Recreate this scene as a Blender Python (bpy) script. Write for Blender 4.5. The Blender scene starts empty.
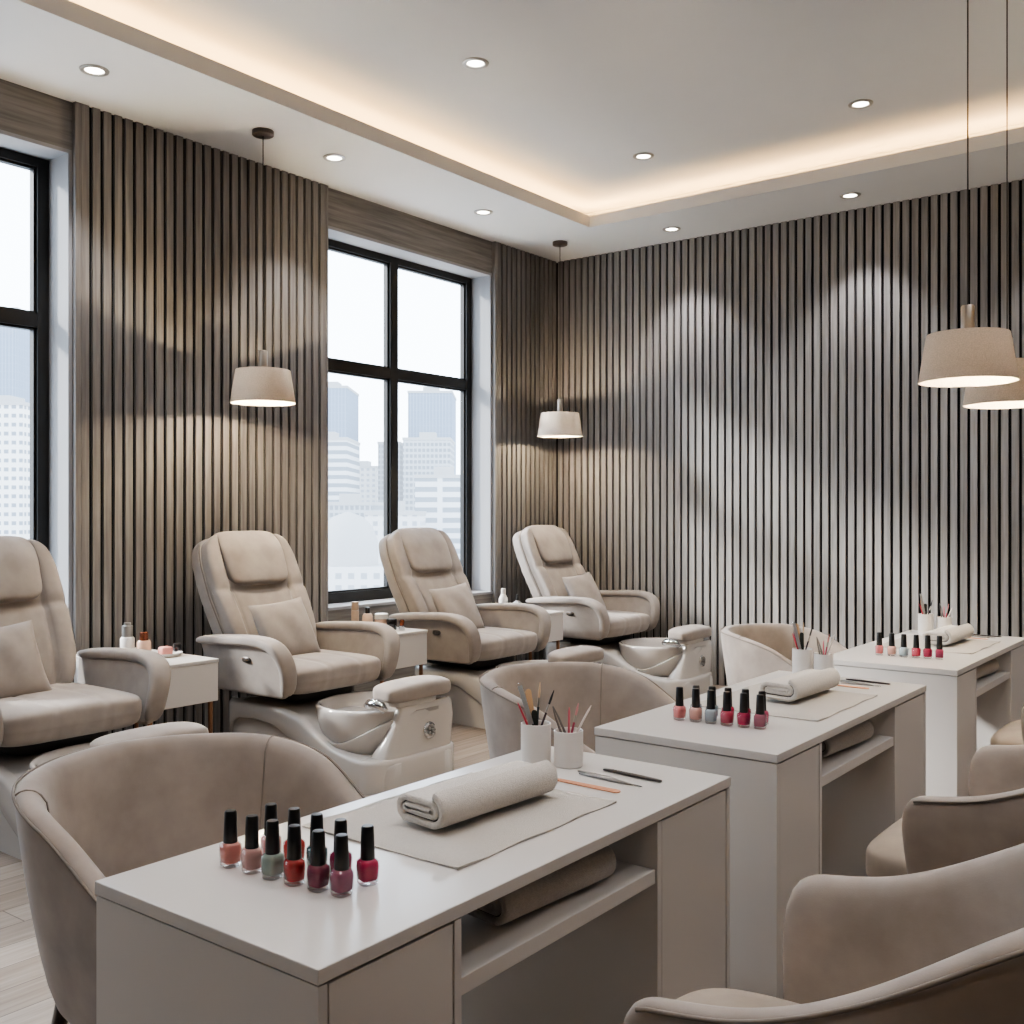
import bpy, math, random
from math import sin, cos, pi, radians as R, exp, sqrt, atan2
from mathutils import Vector, Matrix

random.seed(7)
sc = bpy.context.scene
COL = sc.collection

# ------------------------------------------------------------------ helpers
def srgb(r, g, b):
    def f(c):
        c /= 255.0
        return c / 12.92 if c <= 0.04045 else ((c + 0.055) / 1.055) ** 2.4
    return (f(r), f(g), f(b), 1.0)

class MB:
    """collects geometry for ONE mesh object"""
    def __init__(s): s.v = []; s.f = []
    def add(s, vs, fs, M=None):
        o = len(s.v)
        for p in vs:
            p = Vector(p)
            s.v.append(tuple(M @ p) if M is not None else tuple(p))
        for f in fs: s.f.append(tuple(i + o for i in f))
        return s
    def box(s, x0, x1, y0, y1, z0, z1, M=None):
        vs = [(x0,y0,z0),(x1,y0,z0),(x1,y1,z0),(x0,y1,z0),(x0,y0,z1),(x1,y0,z1),(x1,y1,z1),(x0,y1,z1)]
        fs = [(3,2,1,0),(4,5,6,7),(0,1,5,4),(1,2,6,5),(2,3,7,6),(3,0,4,7)]
        return s.add(vs, fs, M)
    def loft(s, rings, cap0=True, cap1=True, closed=True, M=None):
        n = len(rings[0]); vs = [p for r in rings for p in r]; fs = []
        for i in range(len(rings) - 1):
            for j in range(n if closed else n - 1):
                k = (j + 1) % n
                fs.append((i*n + j, i*n + k, (i+1)*n + k, (i+1)*n + j))
        if cap0: fs.append(tuple(reversed(range(n))))
        if cap1: fs.append(tuple((len(rings)-1)*n + j for j in range(n)))
        return s.add(vs, fs, M)
    def lathe(s, prof, n=32, c=(0,0,0), sx=1.0, sy=1.0, M=None):
        rings = [[(c[0]+max(r,1e-4)*cos(2*pi*j/n)*sx, c[1]+max(r,1e-4)*sin(2*pi*j/n)*sy, c[2]+z) for j in range(n)] for r, z in prof]
        return s.loft(rings, True, True, True, M)
    def tube(s, path, r, n=10, M=None, caps=True):
        P = [Vector(p) for p in path]; m = len(P)
        rr = r if isinstance(r, (list, tuple)) else [r]*m
        rings = []; prev = None
        for i in range(m):
            t = (P[min(i+1, m-1)] - P[max(i-1, 0)]).normalized()
            if prev is None:
                a = Vector((0,0,1)) if abs(t.z) < .9 else Vector((1,0,0))
                u = t.cross(a).normalized()
            else:
                u = (prev - t * prev.dot(t)).normalized()
            prev = u; w = t.cross(u)
            rings.append([tuple(P[i] + (u*cos(2*pi*j/n) + w*sin(2*pi*j/n))*rr[i]) for j in range(n)])
        return s.loft(rings, caps, caps, True, M)
    def superbox(s, a, b, c, n=6, N=10, fn=None, M=None):
        """rounded cushion: half sizes a, b, c; fn deforms (u,v,w in -1..1, p)"""
        idx = {}; vs = []; fs = []
        def vid(i, j, k):
            key = (i, j, k)
            if key not in idx:
                q = [2*t/N - 1 for t in key]
                q = [sin(t*pi/2)*.35 + t*.65 for t in q]
                l = sum(abs(t)**n for t in q) ** (1.0/n)
                d = [t/l for t in q]
                p = Vector((d[0]*a, d[1]*b, d[2]*c))
                if fn: p = Vector(fn(d[0], d[1], d[2], p))
                idx[key] = len(vs); vs.append(tuple(p))
            return idx[key]
        for i in range(N):
            for j in range(N):
                fs.append((vid(i,j,0), vid(i,j+1,0), vid(i+1,j+1,0), vid(i+1,j,0)))
                fs.append((vid(i,j,N), vid(i+1,j,N), vid(i+1,j+1,N), vid(i,j+1,N)))
                fs.append((vid(i,0,j), vid(i+1,0,j), vid(i+1,0,j+1), vid(i,0,j+1)))
                fs.append((vid(i,N,j), vid(i,N,j+1), vid(i+1,N,j+1), vid(i+1,N,j)))
                fs.append((vid(0,i,j), vid(0,i,j+1), vid(0,i+1,j+1), vid(0,i+1,j)))
                fs.append((vid(N,i,j), vid(N,i+1,j), vid(N,i+1,j+1), vid(N,i,j+1)))
        return s.add(vs, fs, M)
    def build(s, name, mat, parent=None, smooth=True, bevel=0, bseg=3, sub=0, angle=40):
        me = bpy.data.meshes.new(name)
        me.from_pydata(s.v, [], s.f); me.update()
        if smooth:
            for p in me.polygons: p.use_smooth = True
            if angle < 180: me.set_sharp_from_angle(angle=R(angle))
        me.materials.append(mat)
        o = bpy.data.objects.new(name, me); COL.objects.link(o)
        if parent is not None: o.parent = parent
        if bevel:
            m = o.modifiers.new('bevel', 'BEVEL'); m.width = bevel; m.segments = bseg; m.limit_method = 'ANGLE'; m.angle_limit = R(35)
            m.harden_normals = False
        if sub:
            m = o.modifiers.new('sub', 'SUBSURF'); m.levels = sub; m.render_levels = sub
        return o

def tag(o, label=None, cat=None, group=None, kind=None):
    if label: o['label'] = label
    if cat: o['category'] = cat
    if group: o['group'] = group
    if kind: o['kind'] = kind
    return o
def thing(name, label, cat, loc=(0,0,0), rz=0, group=None):
    o = bpy.data.objects.new(name, None); COL.objects.link(o)
    o.empty_display_size = .05
    o.location = loc; o.rotation_euler = (0,0,rz)
    return tag(o, label, cat, group)
def copy_tree(o, parent=None):
    c = o.copy(); COL.objects.link(c)
    if parent is not None: c.parent = parent
    for ch in list(o.children): copy_tree(ch, c)
    return c
def struct(o): o['kind'] = 'structure'; return o
def rotY(a): return Matrix.Rotation(a, 4, 'Y')
def T(x, y, z): return Matrix.Translation((x, y, z))

# ------------------------------------------------------------------ materials
class NT:
    def __init__(s, name):
        s.m = bpy.data.materials.new(name); s.m.use_nodes = True
        s.t = s.m.node_tree; s.n = s.t.nodes; s.l = s.t.links
        s.b = s.n['Principled BSDF']; s.out = s.n['Material Output']
    def new(s, kind, **kw):
        nd = s.n.new(kind)
        for k, v in kw.items(): setattr(nd, k, v)
        return nd
    def link(s, a, b): s.l.new(a, b)

def mat_simple(name, col, rough=.5, metal=0, noise=0, nscale=20, bump=0, bscale=200, coat=0, sheen=0, spec=None, col2=None, stretch=None, emit=None, estr=0):
    t = NT(name); b = t.b
    b.inputs['Base Color'].default_value = col
    b.inputs['Roughness'].default_value = rough
    b.inputs['Metallic'].default_value = metal
    b.inputs['Coat Weight'].default_value = coat
    b.inputs['Coat Roughness'].default_value = .08
    if sheen:
        b.inputs['Sheen Weight'].default_value = sheen; b.inputs['Sheen Roughness'].default_value = .4
    if spec is not None: b.inputs['Specular IOR Level'].default_value = spec
    if emit:
        b.inputs['Emission Color'].default_value = emit; b.inputs['Emission Strength'].default_value = estr
    tc = t.new('ShaderNodeTexCoord')
    vec = tc.outputs['Object']
    if stretch:
        mp = t.new('ShaderNodeMapping'); mp.inputs['Scale'].default_value = stretch
        t.link(vec, mp.inputs['Vector']); vec = mp.outputs['Vector']
    if noise:
        nz = t.new('ShaderNodeTexNoise'); nz.inputs['Scale'].default_value = nscale; nz.inputs['Detail'].default_value = 5
        t.link(vec, nz.inputs['Vector'])
        rp = t.new('ShaderNodeValToRGB')
        c2 = col2 or tuple(c*(1-noise) for c in col[:3]) + (1,)
        rp.color_ramp.elements[0].position = .3; rp.color_ramp.elements[1].position = .7
        rp.color_ramp.elements[0].color = c2; rp.color_ramp.elements[1].color = col
        t.link(nz.outputs['Fac'], rp.inputs['Fac']); t.link(rp.outputs['Color'], b.inputs['Base Color'])
    if bump:
        n2 = t.new('ShaderNodeTexNoise'); n2.inputs['Scale'].default_value = bscale; n2.inputs['Detail'].default_value = 3
        t.link(vec, n2.inputs['Vector'])
        bp = t.new('ShaderNodeBump'); bp.inputs['Strength'].default_value = bump; bp.inputs['Distance'].default_value = .003
        t.link(n2.outputs['Fac'], bp.inputs['Height']); t.link(bp.outputs['Normal'], b.inputs['Normal'])
    return t.m

def mat_thin_glass(name, tint=(1,1,1,1), rough=0.0, refl=1.0):
    t = NT(name); t.n.remove(t.b)
    tr = t.new('ShaderNodeBsdfTransparent'); tr.inputs['Color'].default_value = tint
    gl = t.new('ShaderNodeBsdfGlossy'); gl.inputs['Roughness'].default_value = rough
    fr = t.new('ShaderNodeFresnel'); fr.inputs['IOR'].default_value = 1.45
    mu = t.new('ShaderNodeMath', operation='MULTIPLY'); mu.inputs[1].default_value = refl
    mx = t.new('ShaderNodeMixShader')
    t.link(fr.outputs[0], mu.inputs[0]); t.link(mu.outputs[0], mx.inputs[0])
    t.link(tr.outputs[0], mx.inputs[1]); t.link(gl.outputs[0], mx.inputs[2]); t.link(mx.outputs[0], t.out.inputs['Surface'])
    return t.m

def mat_emit(name, col, s):
    t = NT(name); t.n.remove(t.b)
    e = t.new('ShaderNodeEmission'); e.inputs['Color'].default_value = col; e.inputs['Strength'].default_value = s
    t.link(e.outputs[0], t.out.inputs['Surface']); return t.m

def mat_wood_floor(name):
    t = NT(name); b = t.b
    tc = t.new('ShaderNodeTexCoord'); mp = t.new('ShaderNodeMapping'); mp.inputs['Rotation'].default_value = (0,0,R(90))
    t.link(tc.outputs['Object'], mp.inputs['Vector'])
    br = t.new('ShaderNodeTexBrick'); br.offset = .37
    br.inputs['Scale'].default_value = 1; br.inputs['Brick Width'].default_value = 1.3; br.inputs['Row Height'].default_value = .15
    br.inputs['Mortar Size'].default_value = .0022; br.inputs['Mortar Smooth'].default_value = .2; br.inputs['Bias'].default_value = 0
    br.inputs['Color1'].default_value = srgb(170,161,152); br.inputs['Color2'].default_value = srgb(140,129,118); br.inputs['Mortar'].default_value = srgb(92,80,70)
    t.link(mp.outputs[0], br.inputs['Vector'])
    m2 = t.new('ShaderNodeMapping'); m2.inputs['Scale'].default_value = (1.2, 18, 1); t.link(mp.outputs[0], m2.inputs['Vector'])
    nz = t.new('ShaderNodeTexNoise'); nz.inputs['Scale'].default_value = 2.5; nz.inputs['Detail'].default_value = 7; nz.inputs['Distortion'].default_value = .6
    t.link(m2.outputs[0], nz.inputs['Vector'])
    rp = t.new('ShaderNodeValToRGB'); rp.color_ramp.elements[0].position = .3; rp.color_ramp.elements[1].position = .75
    rp.color_ramp.elements[0].color = srgb(196,188,180); rp.color_ramp.elements[1].color = (1,1,1,1)
    t.link(nz.outputs['Fac'], rp.inputs['Fac'])
    mx = t.new('ShaderNodeMix', data_type='RGBA', blend_type='MULTIPLY'); mx.inputs['Factor'].default_value = .85
    t.link(br.outputs['Color'], mx.inputs['A']); t.link(rp.outputs['Color'], mx.inputs['B'])
    t.link(mx.outputs['Result'], b.inputs['Base Color']); b.inputs['Roughness'].default_value = .42
    bp = t.new('ShaderNodeBump'); bp.inputs['Strength'].default_value = .3; bp.inputs['Distance'].default_value = .002; bp.invert = True
    t.link(br.outputs['Fac'], bp.inputs['Height']); t.link(bp.outputs['Normal'], b.inputs['Normal'])
    return t.m

def mat_grain(name, c1, c2, scale, rough=.6, bump=.15, per=None):
    """stretched wood grain; per = (axis, pitch) varies the tone from slat to slat"""
    t = NT(name); b = t.b
    tc = t.new('ShaderNodeTexCoord'); mp = t.new('ShaderNodeMapping'); mp.inputs['Scale'].default_value = scale
    t.link(tc.outputs['Object'], mp.inputs['Vector'])
    nz = t.new('ShaderNodeTexNoise'); nz.inputs['Scale'].default_value = 3; nz.inputs['Detail'].default_value = 8; nz.inputs['Roughness'].default_value = .6; nz.inputs['Distortion'].default_value = .4
    t.link(mp.outputs[0], nz.inputs['Vector'])
    rp = t.new('ShaderNodeValToRGB'); rp.color_ramp.elements[0].position = .32; rp.color_ramp.elements[1].position = .68
    rp.color_ramp.elements[0].color = c2; rp.color_ramp.elements[1].color = c1
    t.link(nz.outputs['Fac'], rp.inputs['Fac'])
    last = rp.outputs['Color']
    if per:
        sp = t.new('ShaderNodeSeparateXYZ'); t.link(tc.outputs['Object'], sp.inputs[0])
        dv = t.new('ShaderNodeMath', operation='DIVIDE'); dv.inputs[1].default_value = per[1]; t.link(sp.outputs[per[0]], dv.inputs[0])
        fl = t.new('ShaderNodeMath', operation='FLOOR'); t.link(dv.outputs[0], fl.inputs[0])
        wn = t.new('ShaderNodeTexWhiteNoise', noise_dimensions='1D'); t.link(fl.outputs[0], wn.inputs['W'])
        mr = t.new('ShaderNodeMapRange'); mr.inputs['To Min'].default_value = .84; mr.inputs['To Max'].default_value = 1.1
        t.link(wn.outputs['Value'], mr.inputs['Value'])
        mx = t.new('ShaderNodeMix', data_type='RGBA', blend_type='MULTIPLY'); mx.inputs['Factor'].default_value = 1
        t.link(last, mx.inputs['A']); t.link(mr.outputs[0], mx.inputs['B']); last = mx.outputs['Result']
    t.link(last, b.inputs['Base Color']); b.inputs['Roughness'].default_value = rough
    bp = t.new('ShaderNodeBump'); bp.inputs['Strength'].default_value = bump; bp.inputs['Distance'].default_value = .002
    t.link(nz.outputs['Fac'], bp.inputs['Height']); t.link(bp.outputs['Normal'], b.inputs['Normal'])
    return t.m

def mat_shade(name, col):
    t = NT(name); t.n.remove(t.b)
    tc = t.new('ShaderNodeTexCoord'); nz = t.new('ShaderNodeTexNoise'); nz.inputs['Scale'].default_value = 220; nz.inputs['Detail'].default_value = 2
    t.link(tc.outputs['Object'], nz.inputs['Vector'])
    rp = t.new('ShaderNodeValToRGB'); rp.color_ramp.elements[0].position = .3; rp.color_ramp.elements[1].position = .7
    rp.color_ramp.elements[0].color = tuple(c*.8 for c in col[:3]) + (1,); rp.color_ramp.elements[1].color = col
    t.link(nz.outputs['Fac'], rp.inputs['Fac'])
    d = t.new('ShaderNodeBsdfDiffuse'); tr = t.new('ShaderNodeBsdfTranslucent')
    t.link(rp.outputs[0], d.inputs['Color']); t.link(rp.outputs[0], tr.inputs['Color'])
    mx = t.new('ShaderNodeMixShader'); mx.inputs[0].default_value = .3
    t.link(d.outputs[0], mx.inputs[1]); t.link(tr.outputs[0], mx.inputs[2]); t.link(mx.outputs[0], t.out.inputs['Surface'])
    return t.m

def mat_building(name, wall, glass, fw, fh, haze=.5, hazecol=(.80,.87,.95,1), hs=1.0, vfrac=.5, hfrac=.6):
    """facade: rows and columns of windows, pale with distance haze"""
    t = NT(name); t.n.remove(t.b)
    tc = t.new('ShaderNodeTexCoord'); sp = t.new('ShaderNodeSeparateXYZ'); t.link(tc.outputs['Object'], sp.inputs[0])
    ad = t.new('ShaderNodeMath', operation='ADD'); t.link(sp.outputs[0], ad.inputs[0]); t.link(sp.outputs[1], ad.inputs[1])
    def band(src, period, frac):
        d = t.new('ShaderNodeMath', operation='DIVIDE'); d.inputs[1].default_value = period; t.link(src, d.inputs[0])
        fr = t.new('ShaderNodeMath', operation='FRACT'); t.link(d.outputs[0], fr.inputs[0])
        lt = t.new('ShaderNodeMath', operation='LESS_THAN'); lt.inputs[1].default_value = frac; t.link(fr.outputs[0], lt.inputs[0])
        return lt.outputs[0]
    mu = t.new('ShaderNodeMath', operation='MULTIPLY'); t.link(band(ad.outputs[0], fw, hfrac), mu.inputs[0]); t.link(band(sp.outputs[2], fh, vfrac), mu.inputs[1])
    mx = t.new('ShaderNodeMix', data_type='RGBA'); mx.inputs['A'].default_value = wall; mx.inputs['B'].default_value = glass
    t.link(mu.outputs[0], mx.inputs['Factor'])
    df = t.new('ShaderNodeBsdfDiffuse'); t.link(mx.outputs['Result'], df.inputs['Color'])
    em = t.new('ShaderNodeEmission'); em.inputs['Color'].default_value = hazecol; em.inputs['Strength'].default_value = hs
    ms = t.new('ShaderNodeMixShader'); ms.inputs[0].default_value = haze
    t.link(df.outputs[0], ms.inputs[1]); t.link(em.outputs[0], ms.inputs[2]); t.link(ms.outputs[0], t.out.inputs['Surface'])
    return t.m

M = {}
M['floor'] = mat_wood_floor('wood_floor')
M['ceiling'] = mat_simple('ceiling_paint', srgb(226,225,223), .9, noise=.02, nscale=3)
M['plaster'] = mat_simple('plaster', srgb(160,155,150), .9)
M['dark_wall'] = mat_simple('charcoal_plaster', srgb(112,108,104), .9, noise=.06, nscale=2)
M['reveal'] = mat_simple('reveal_paint', srgb(160,160,162), .8, noise=.05, nscale=3, stretch=(4,4,.6))
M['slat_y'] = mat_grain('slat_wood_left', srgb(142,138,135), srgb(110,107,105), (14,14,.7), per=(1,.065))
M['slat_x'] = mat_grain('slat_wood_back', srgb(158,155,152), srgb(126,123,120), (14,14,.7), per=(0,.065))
M['black'] = mat_simple('black_felt', srgb(24,23,22), .95)
M['grey_wood'] = mat_grain('grey_oak', srgb(140,136,132), srgb(104,100,97), (3,.6,14), per=None)
M['frame'] = mat_simple('window_metal', srgb(38,37,36), .45, metal=.3)
M['glass'] = mat_thin_glass('window_glass', (.97,.98,.98,1), 0, .8)
M['fabric'] = mat_simple('taupe_suede', srgb(162,154,147), .92, noise=.1, nscale=9, bump=.1, bscale=380, sheen=.25, col2=srgb(145,137,131))
M['fabric_dark'] = mat_simple('taupe_suede_seam', srgb(120,112,104), .95)
M['velvet'] = mat_simple('tub_chair_velvet', srgb(168,158,150), .9, noise=.1, nscale=8, bump=.08, bscale=380, sheen=.35, col2=srgb(144,135,128))
M['velvet_seat'] = mat_simple('tub_chair_seat_velvet', srgb(176,165,152), .9, noise=.1, nscale=8, bump=.08, bscale=380, sheen=.35, col2=srgb(154,144,132))
M['piping'] = mat_simple('chair_piping', srgb(134,126,119), .9)
M['gel'] = mat_simple('white_fibreglass', srgb(198,194,189), .16, coat=.5)
M['basin'] = mat_simple('basin_acrylic', srgb(200,195,190), .12, coat=.6)
M['chrome'] = mat_simple('chrome', srgb(215,217,220), .12, metal=1)
M['steel'] = mat_simple('brushed_steel', srgb(170,168,165), .3, metal=1)
M['nickel'] = mat_simple('satin_nickel', srgb(176,168,158), .32, metal=1)
M['dark_plastic'] = mat_simple('dark_plastic', srgb(40,39,38), .5)
M['button'] = mat_simple('button_grey', srgb(96,90,85), .35, metal=.6)
M['table'] = mat_simple('table_lacquer', srgb(208,204,200), .28, coat=.15)
M['side_table'] = mat_simple('side_table_lacquer', srgb(214,210,206), .35)
M['copper'] = mat_simple('copper_leg', srgb(150,112,88), .35, metal=.8)
M['dark_wood'] = mat_simple('dark_wood_leg', srgb(52,38,32), .4, noise=.3, nscale=8, stretch=(8,8,1))
M['towel'] = mat_simple('terry_towel', srgb(222,216,208), 1, noise=.12, nscale=160, bump=1, bscale=420, sheen=.3)
M['towel_gap_shade'] = mat_simple('towel_gap_shade', srgb(92,88,84), 1)
M['towel_grey'] = mat_simple('grey_terry_towel', srgb(176,171,166), 1, noise=.15, nscale=160, bump=1, bscale=420, sheen=.3)
M['mat'] = mat_simple('cotton_mat', srgb(190,185,178), 1, noise=.08, nscale=200, bump=.6, bscale=500)
M['ceramic'] = mat_simple('white_ceramic', srgb(232,228,223), .3)
M['cap'] = mat_simple('black_cap', srgb(22,21,21), .35)
M['cap_grey'] = mat_simple('grey_cap', srgb(70,68,68), .35)
M['bottle_glass'] = mat_thin_glass('bottle_glass', (1,1,1,1), .05, .55)
M['shade'] = mat_shade('linen_shade', srgb(232,220,204))
M['shade_in'] = mat_shade('linen_lining', srgb(250,240,220))
M['bronze'] = mat_simple('bronze_canopy', srgb(92,82,74), .4, metal=.7)
M['cord'] = mat_simple('black_cord', srgb(62,58,55), .6)
M['led'] = mat_emit('led_strip', (1.0,.60,.24,1), 66)
M['lens'] = mat_emit('downlight_lens', (1.0,.90,.76,1), 14)
M['bulb'] = mat_emit('warm_bulb', (1.0,.80,.52,1), 30)
M['ring'] = mat_simple('downlight_ring', srgb(190,184,176), .3, metal=.7)

# ------------------------------------------------------------------ room
XL, YB = -5.26, 7.543          # slat faces of the left and back walls
ZC, ZU = 3.61, 3.81            # dropped ceiling ring, raised centre
XR, YF = 3.2, -2.6
WINS = [(-1.25, .35), (1.16, 2.993), (4.82, 6.65)]  # first opening is added behind the camera for daylight fill
SILL = .73
HEADS = [2.25, 3.35, 3.35]  # first head kept low so its sun misses the tables

struct(MB().box(-5.6, XR+.2, YF-.2, YB+.25, -.12, 0).build('floor', M['floor'], smooth=False))

# left wall: grey oak planks above and below the windows, plain piers hidden by slats
wl = MB()
ys = [YF-.2] + [y for w in WINS for y in w] + [YB+.25]
for i in range(0, len(ys), 2): wl.box(-5.6, XL-.03, ys[i], ys[i+1], 0, 4.0)
for (a, b), HEAD in zip(WINS, HEADS):
    wl.box(-5.6, XL-.03, a, b, 0, SILL-.02); wl.box(-5.6, XL-.03, a, b, HEAD, 4.0)
struct(wl.build('wall_left', M['grey_wood'], smooth=False))
struct(MB().box(-5.6, XR+.2, YB+.03, YB+.25, 0, 4.0).build('wall_back', M['black'], smooth=False))
struct(MB().box(XR, XR+.2, YF-.2, YB+.25, 0, 4.0).build('wall_right', M['plaster'], smooth=False))
wf = MB().box(-5.6, XR+.2, YF-.2, YF, 0, 4.0)
struct(wf.build('wall_front', M['dark_wall'], smooth=False))

# ceiling: lowered ring, lip, raised centre
OX0, OX1, OY0, OY1 = -4.416, 2.3, -1.7, 6.776
ce = MB()
l = .03
ce.box(-5.6, OX0-l, YF-.2, YB+.25, ZC, ZC+.05).box(OX1+l, XR+.2, YF-.2, YB+.25, ZC, ZC+.05)
ce.box(OX0-l, OX1+l, YF-.2, OY0-l, ZC, ZC+.05).box(OX0-l, OX1+l, OY1+l, YB+.25, ZC, ZC+.05)
ce.box(-5.6, XR+.2, YF-.2, YB+.25, ZU, ZU+.1)
g = .26
ce.box(OX0-g-.03, OX0-g, OY0-g, OY1+g, ZC+.05, ZU).box(OX1+g, OX1+g+.03, OY0-g, OY1+g, ZC+.05, ZU)
ce.box(OX0-g, OX1+g, OY0-g-.03, OY0-g, ZC+.05, ZU).box(OX0-g, OX1+g, OY1+g, OY1+g+.03, ZC+.05, ZU)
struct(ce.build('ceiling', M['ceiling'], smooth=False))
lp = MB(); zt = ZC+.09
lp.box(OX0-l, OX0, OY0-l, OY1+l, ZC, zt).box(OX1, OX1+l, OY0-l, OY1+l, ZC, zt)
lp.box(OX0, OX1, OY1, OY1+l, ZC, zt).box(OX0, OX1, OY0-l, OY0, ZC, zt)
struct(lp.build('trim_1', M['ceiling'], smooth=False))
ld = MB(); q = .12
ld.box(OX0-q-.02, OX0-q, OY0-q, OY1+q, ZC+.052, ZC+.066).box(OX1+q, OX1+q+.02, OY0-q, OY1+q, ZC+.052, ZC+.066)
ld.box(OX0-q, OX1+q, OY1+q, OY1+q+.02, ZC+.052, ZC+.066).box(OX0-q, OX1+q, OY0-q-.02, OY0-q, ZC+.052, ZC+.066)
tag(ld.build('led_strip', M['led'], smooth=False), 'warm light strip glowing in the recess around the raised ceiling', 'light strip')

# slatted cladding
def slats(name, axis, a, b, mat, base):
    mb = MB(); pitch, w = .065, .0445
    n = int((b-a)/pitch); p = (b-a)/n
    for i in range(n):
        s0 = a + i*p + (p-w)/2
        if axis == 'y': mb.box(XL-.020, XL, s0, s0+w, .0, ZC)
        else: mb.box(s0, s0+w, YB, YB+.020, .0, ZC)
    o = struct(mb.build(name, mat, smooth=False))
    bk = MB()
    if axis == 'y': bk.box(XL-.031, XL-.018, a, b, 0, ZC)
    else: bk.box(a, b, YB+.018, YB+.031, 0, ZC)
    bk.build('backing_board', M['black'], o, smooth=False)
slats('trim_2', 'y', .39, 1.12, M['slat_y'], 0)
slats('trim_3', 'y', 3.02, 4.81, M['slat_y'], 0)
slats('trim_4', 'y', 6.68, YB, M['slat_y'], 0)
slats('trim_5', 'x', XL, XR, M['slat_x'], 0)
ed = MB()     # edge boards of the left panels
for y0, y1 in ((.35,.39),(1.12,1.16),(2.993,3.03),(4.80,4.82),(6.65,6.685)): ed.box(XL-.03, XL+.002, y0+.001, y1-.001, 0, ZC-.001)
struct(ed.build('trim_6', M['slat_y'], smooth=False))

# windows, the first an added daylight opening out of view
for wi, (a, b) in enumerate(WINS):
    HEAD = HEADS[wi]; TR = HEAD - .95
    fr = MB(); x0, x1 = -5.56, -5.49
    fr.box(x0, x1, a+.022, a+.085, SILL+.002, HEAD-.002).box(x0, x1, b-.085, b-.022, SILL+.002, HEAD-.002)
    fr.box(x0, x1, a+.085, b-.085, SILL+.002, SILL+.075).box(x0, x1, a+.085, b-.085, HEAD-.07, HEAD-.002)
    m = (a+b)/2 - .03
    fr.box(x0, x1, m-.042, m+.042, SILL+.075, HEAD-.07)
    fr.box(x0, x1-.001, a+.085, b-.085, TR, TR+.075)
    # slim inner sashes
    for (p0, p1) in ((a+.085, m-.042), (m+.042, b-.085)):
        for (q0, q1) in ((SILL+.075, TR), (TR+.075, HEAD-.07)):
            s = .014
            fr.box(x0+.01, x1-.02, p0, p0+s, q0, q1).box(x0+.01, x1-.02, p1-s, p1, q0, q1)
            fr.box(x0+.01, x1-.02, p0+s, p1-s, q0, q0+s).box(x0+.01, x1-.02, p0+s, p1-s, q1-s, q1)
    w = struct(fr.build('window_%d' % (wi+1), M['frame'], smooth=False))
    MB().add([(-5.53,a+.05,SILL+.03),(-5.53,b-.05,SILL+.03),(-5.53,b-.05,HEAD-.03),(-5.53,a+.05,HEAD-.03)], [(0,1,2,3)]).build('pane', M['glass'], w, smooth=False)
    rv = MB()
    rv.box(-5.6, XL-.031, a, a+.021, SILL, HEAD-.021).box(-5.6, XL-.031, b-.021, b, SILL, HEAD-.021).box(-5.6, XL-.031, a, b, HEAD-.021, HEAD)
    rv.box(-5.6, XL-.022, a, b, SILL-.02, SILL)
    struct(rv.build('trim_%d' % (7+wi), M['reveal'], smooth=False))
# ------------------------------------------------------------------ downlights
LOW = [(-4.81,2.84,'above the slat panel beside the nearest window'),(-4.81,4.46,'just right of the pendant lamp over the window wall'),(-4.81,5.944,'over the tall window near the room corner'),
       (-3.924,7.20,'close to the slatted back wall, left of its two'),(-2.508,7.19,'close to the slatted back wall, right of its two')]
UP = [(-3.53,4.295,'leftmost of the three in the raised ceiling'),(-3.55,6.118,'middle of the three in the raised ceiling, nearest the cove corner'),(-2.07,6.113,'rightmost of the three in the raised ceiling')]
def downlight(x, y, z, lab):
    t = thing('downlight', 'round recessed ceiling downlight, ' + lab, 'ceiling light', (x,y,z), 0, 'recessed downlights')
    n = 32
    MB().lathe([(.046,-.001),(.049,-.008),(.060,-.010),(.070,-.006),(.072,-.001)], n).build('trim_ring', M['ring'], t)
    MB().lathe([(.0,-.0025),(.045,-.0025),(.045,-.0012),(.0,-.0012)], n).build('lens', M['lens'], t)
for x, y, lab in LOW: downlight(x, y, ZC, lab)
for x, y, lab in UP: downlight(x, y, ZU, lab)

def light(kind, name, loc, e, col, **kw):
    d = bpy.data.lights.new(name, kind); d.energy = e; d.color = col
    for k, v in kw.items(): setattr(d, k, v)
    o = bpy.data.objects.new(name, d); COL.objects.link(o); o.location = loc
    return o
WARM = (1.0, .95, .91)
for x, y, _ in LOW: light('SPOT', 'downlight_or_fill_beam', (x,y,ZC-.02), 78, WARM, spot_size=R(84), spot_blend=.55, shadow_soft_size=.04)
for x, y, _ in UP: light('SPOT', 'downlight_or_fill_beam', (x,y,ZU-.02), 75, WARM, spot_size=R(105), spot_blend=.7, shadow_soft_size=.05)
for x, y in ((.2,6.1),(.2,3.9),(-1.9,1.9),(.6,1.6),(-3.4,2.0),(-1.5,-.4),(1.4,4.6),(-1.3,.9),(-.6,2.6)):    # added fill spots out of frame, without fixtures
    light('SPOT', 'downlight_or_fill_beam', (x,y,ZU-.02), 66, WARM, spot_size=R(115), spot_blend=.7, shadow_soft_size=.06)
for x in (-1.1, .3, 1.7): light('SPOT', 'downlight_or_fill_beam', (x,7.19,ZC-.02), 62, WARM, spot_size=R(84), spot_blend=.55, shadow_soft_size=.04)  # unseen spots added for fill along the back wall
for y in (1.2, -.4): light('SPOT', 'downlight_or_fill_beam', (-4.81,y,ZC-.02), 62, WARM, spot_size=R(84), spot_blend=.55, shadow_soft_size=.04)  # unseen spots added for fill along the window wall

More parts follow.
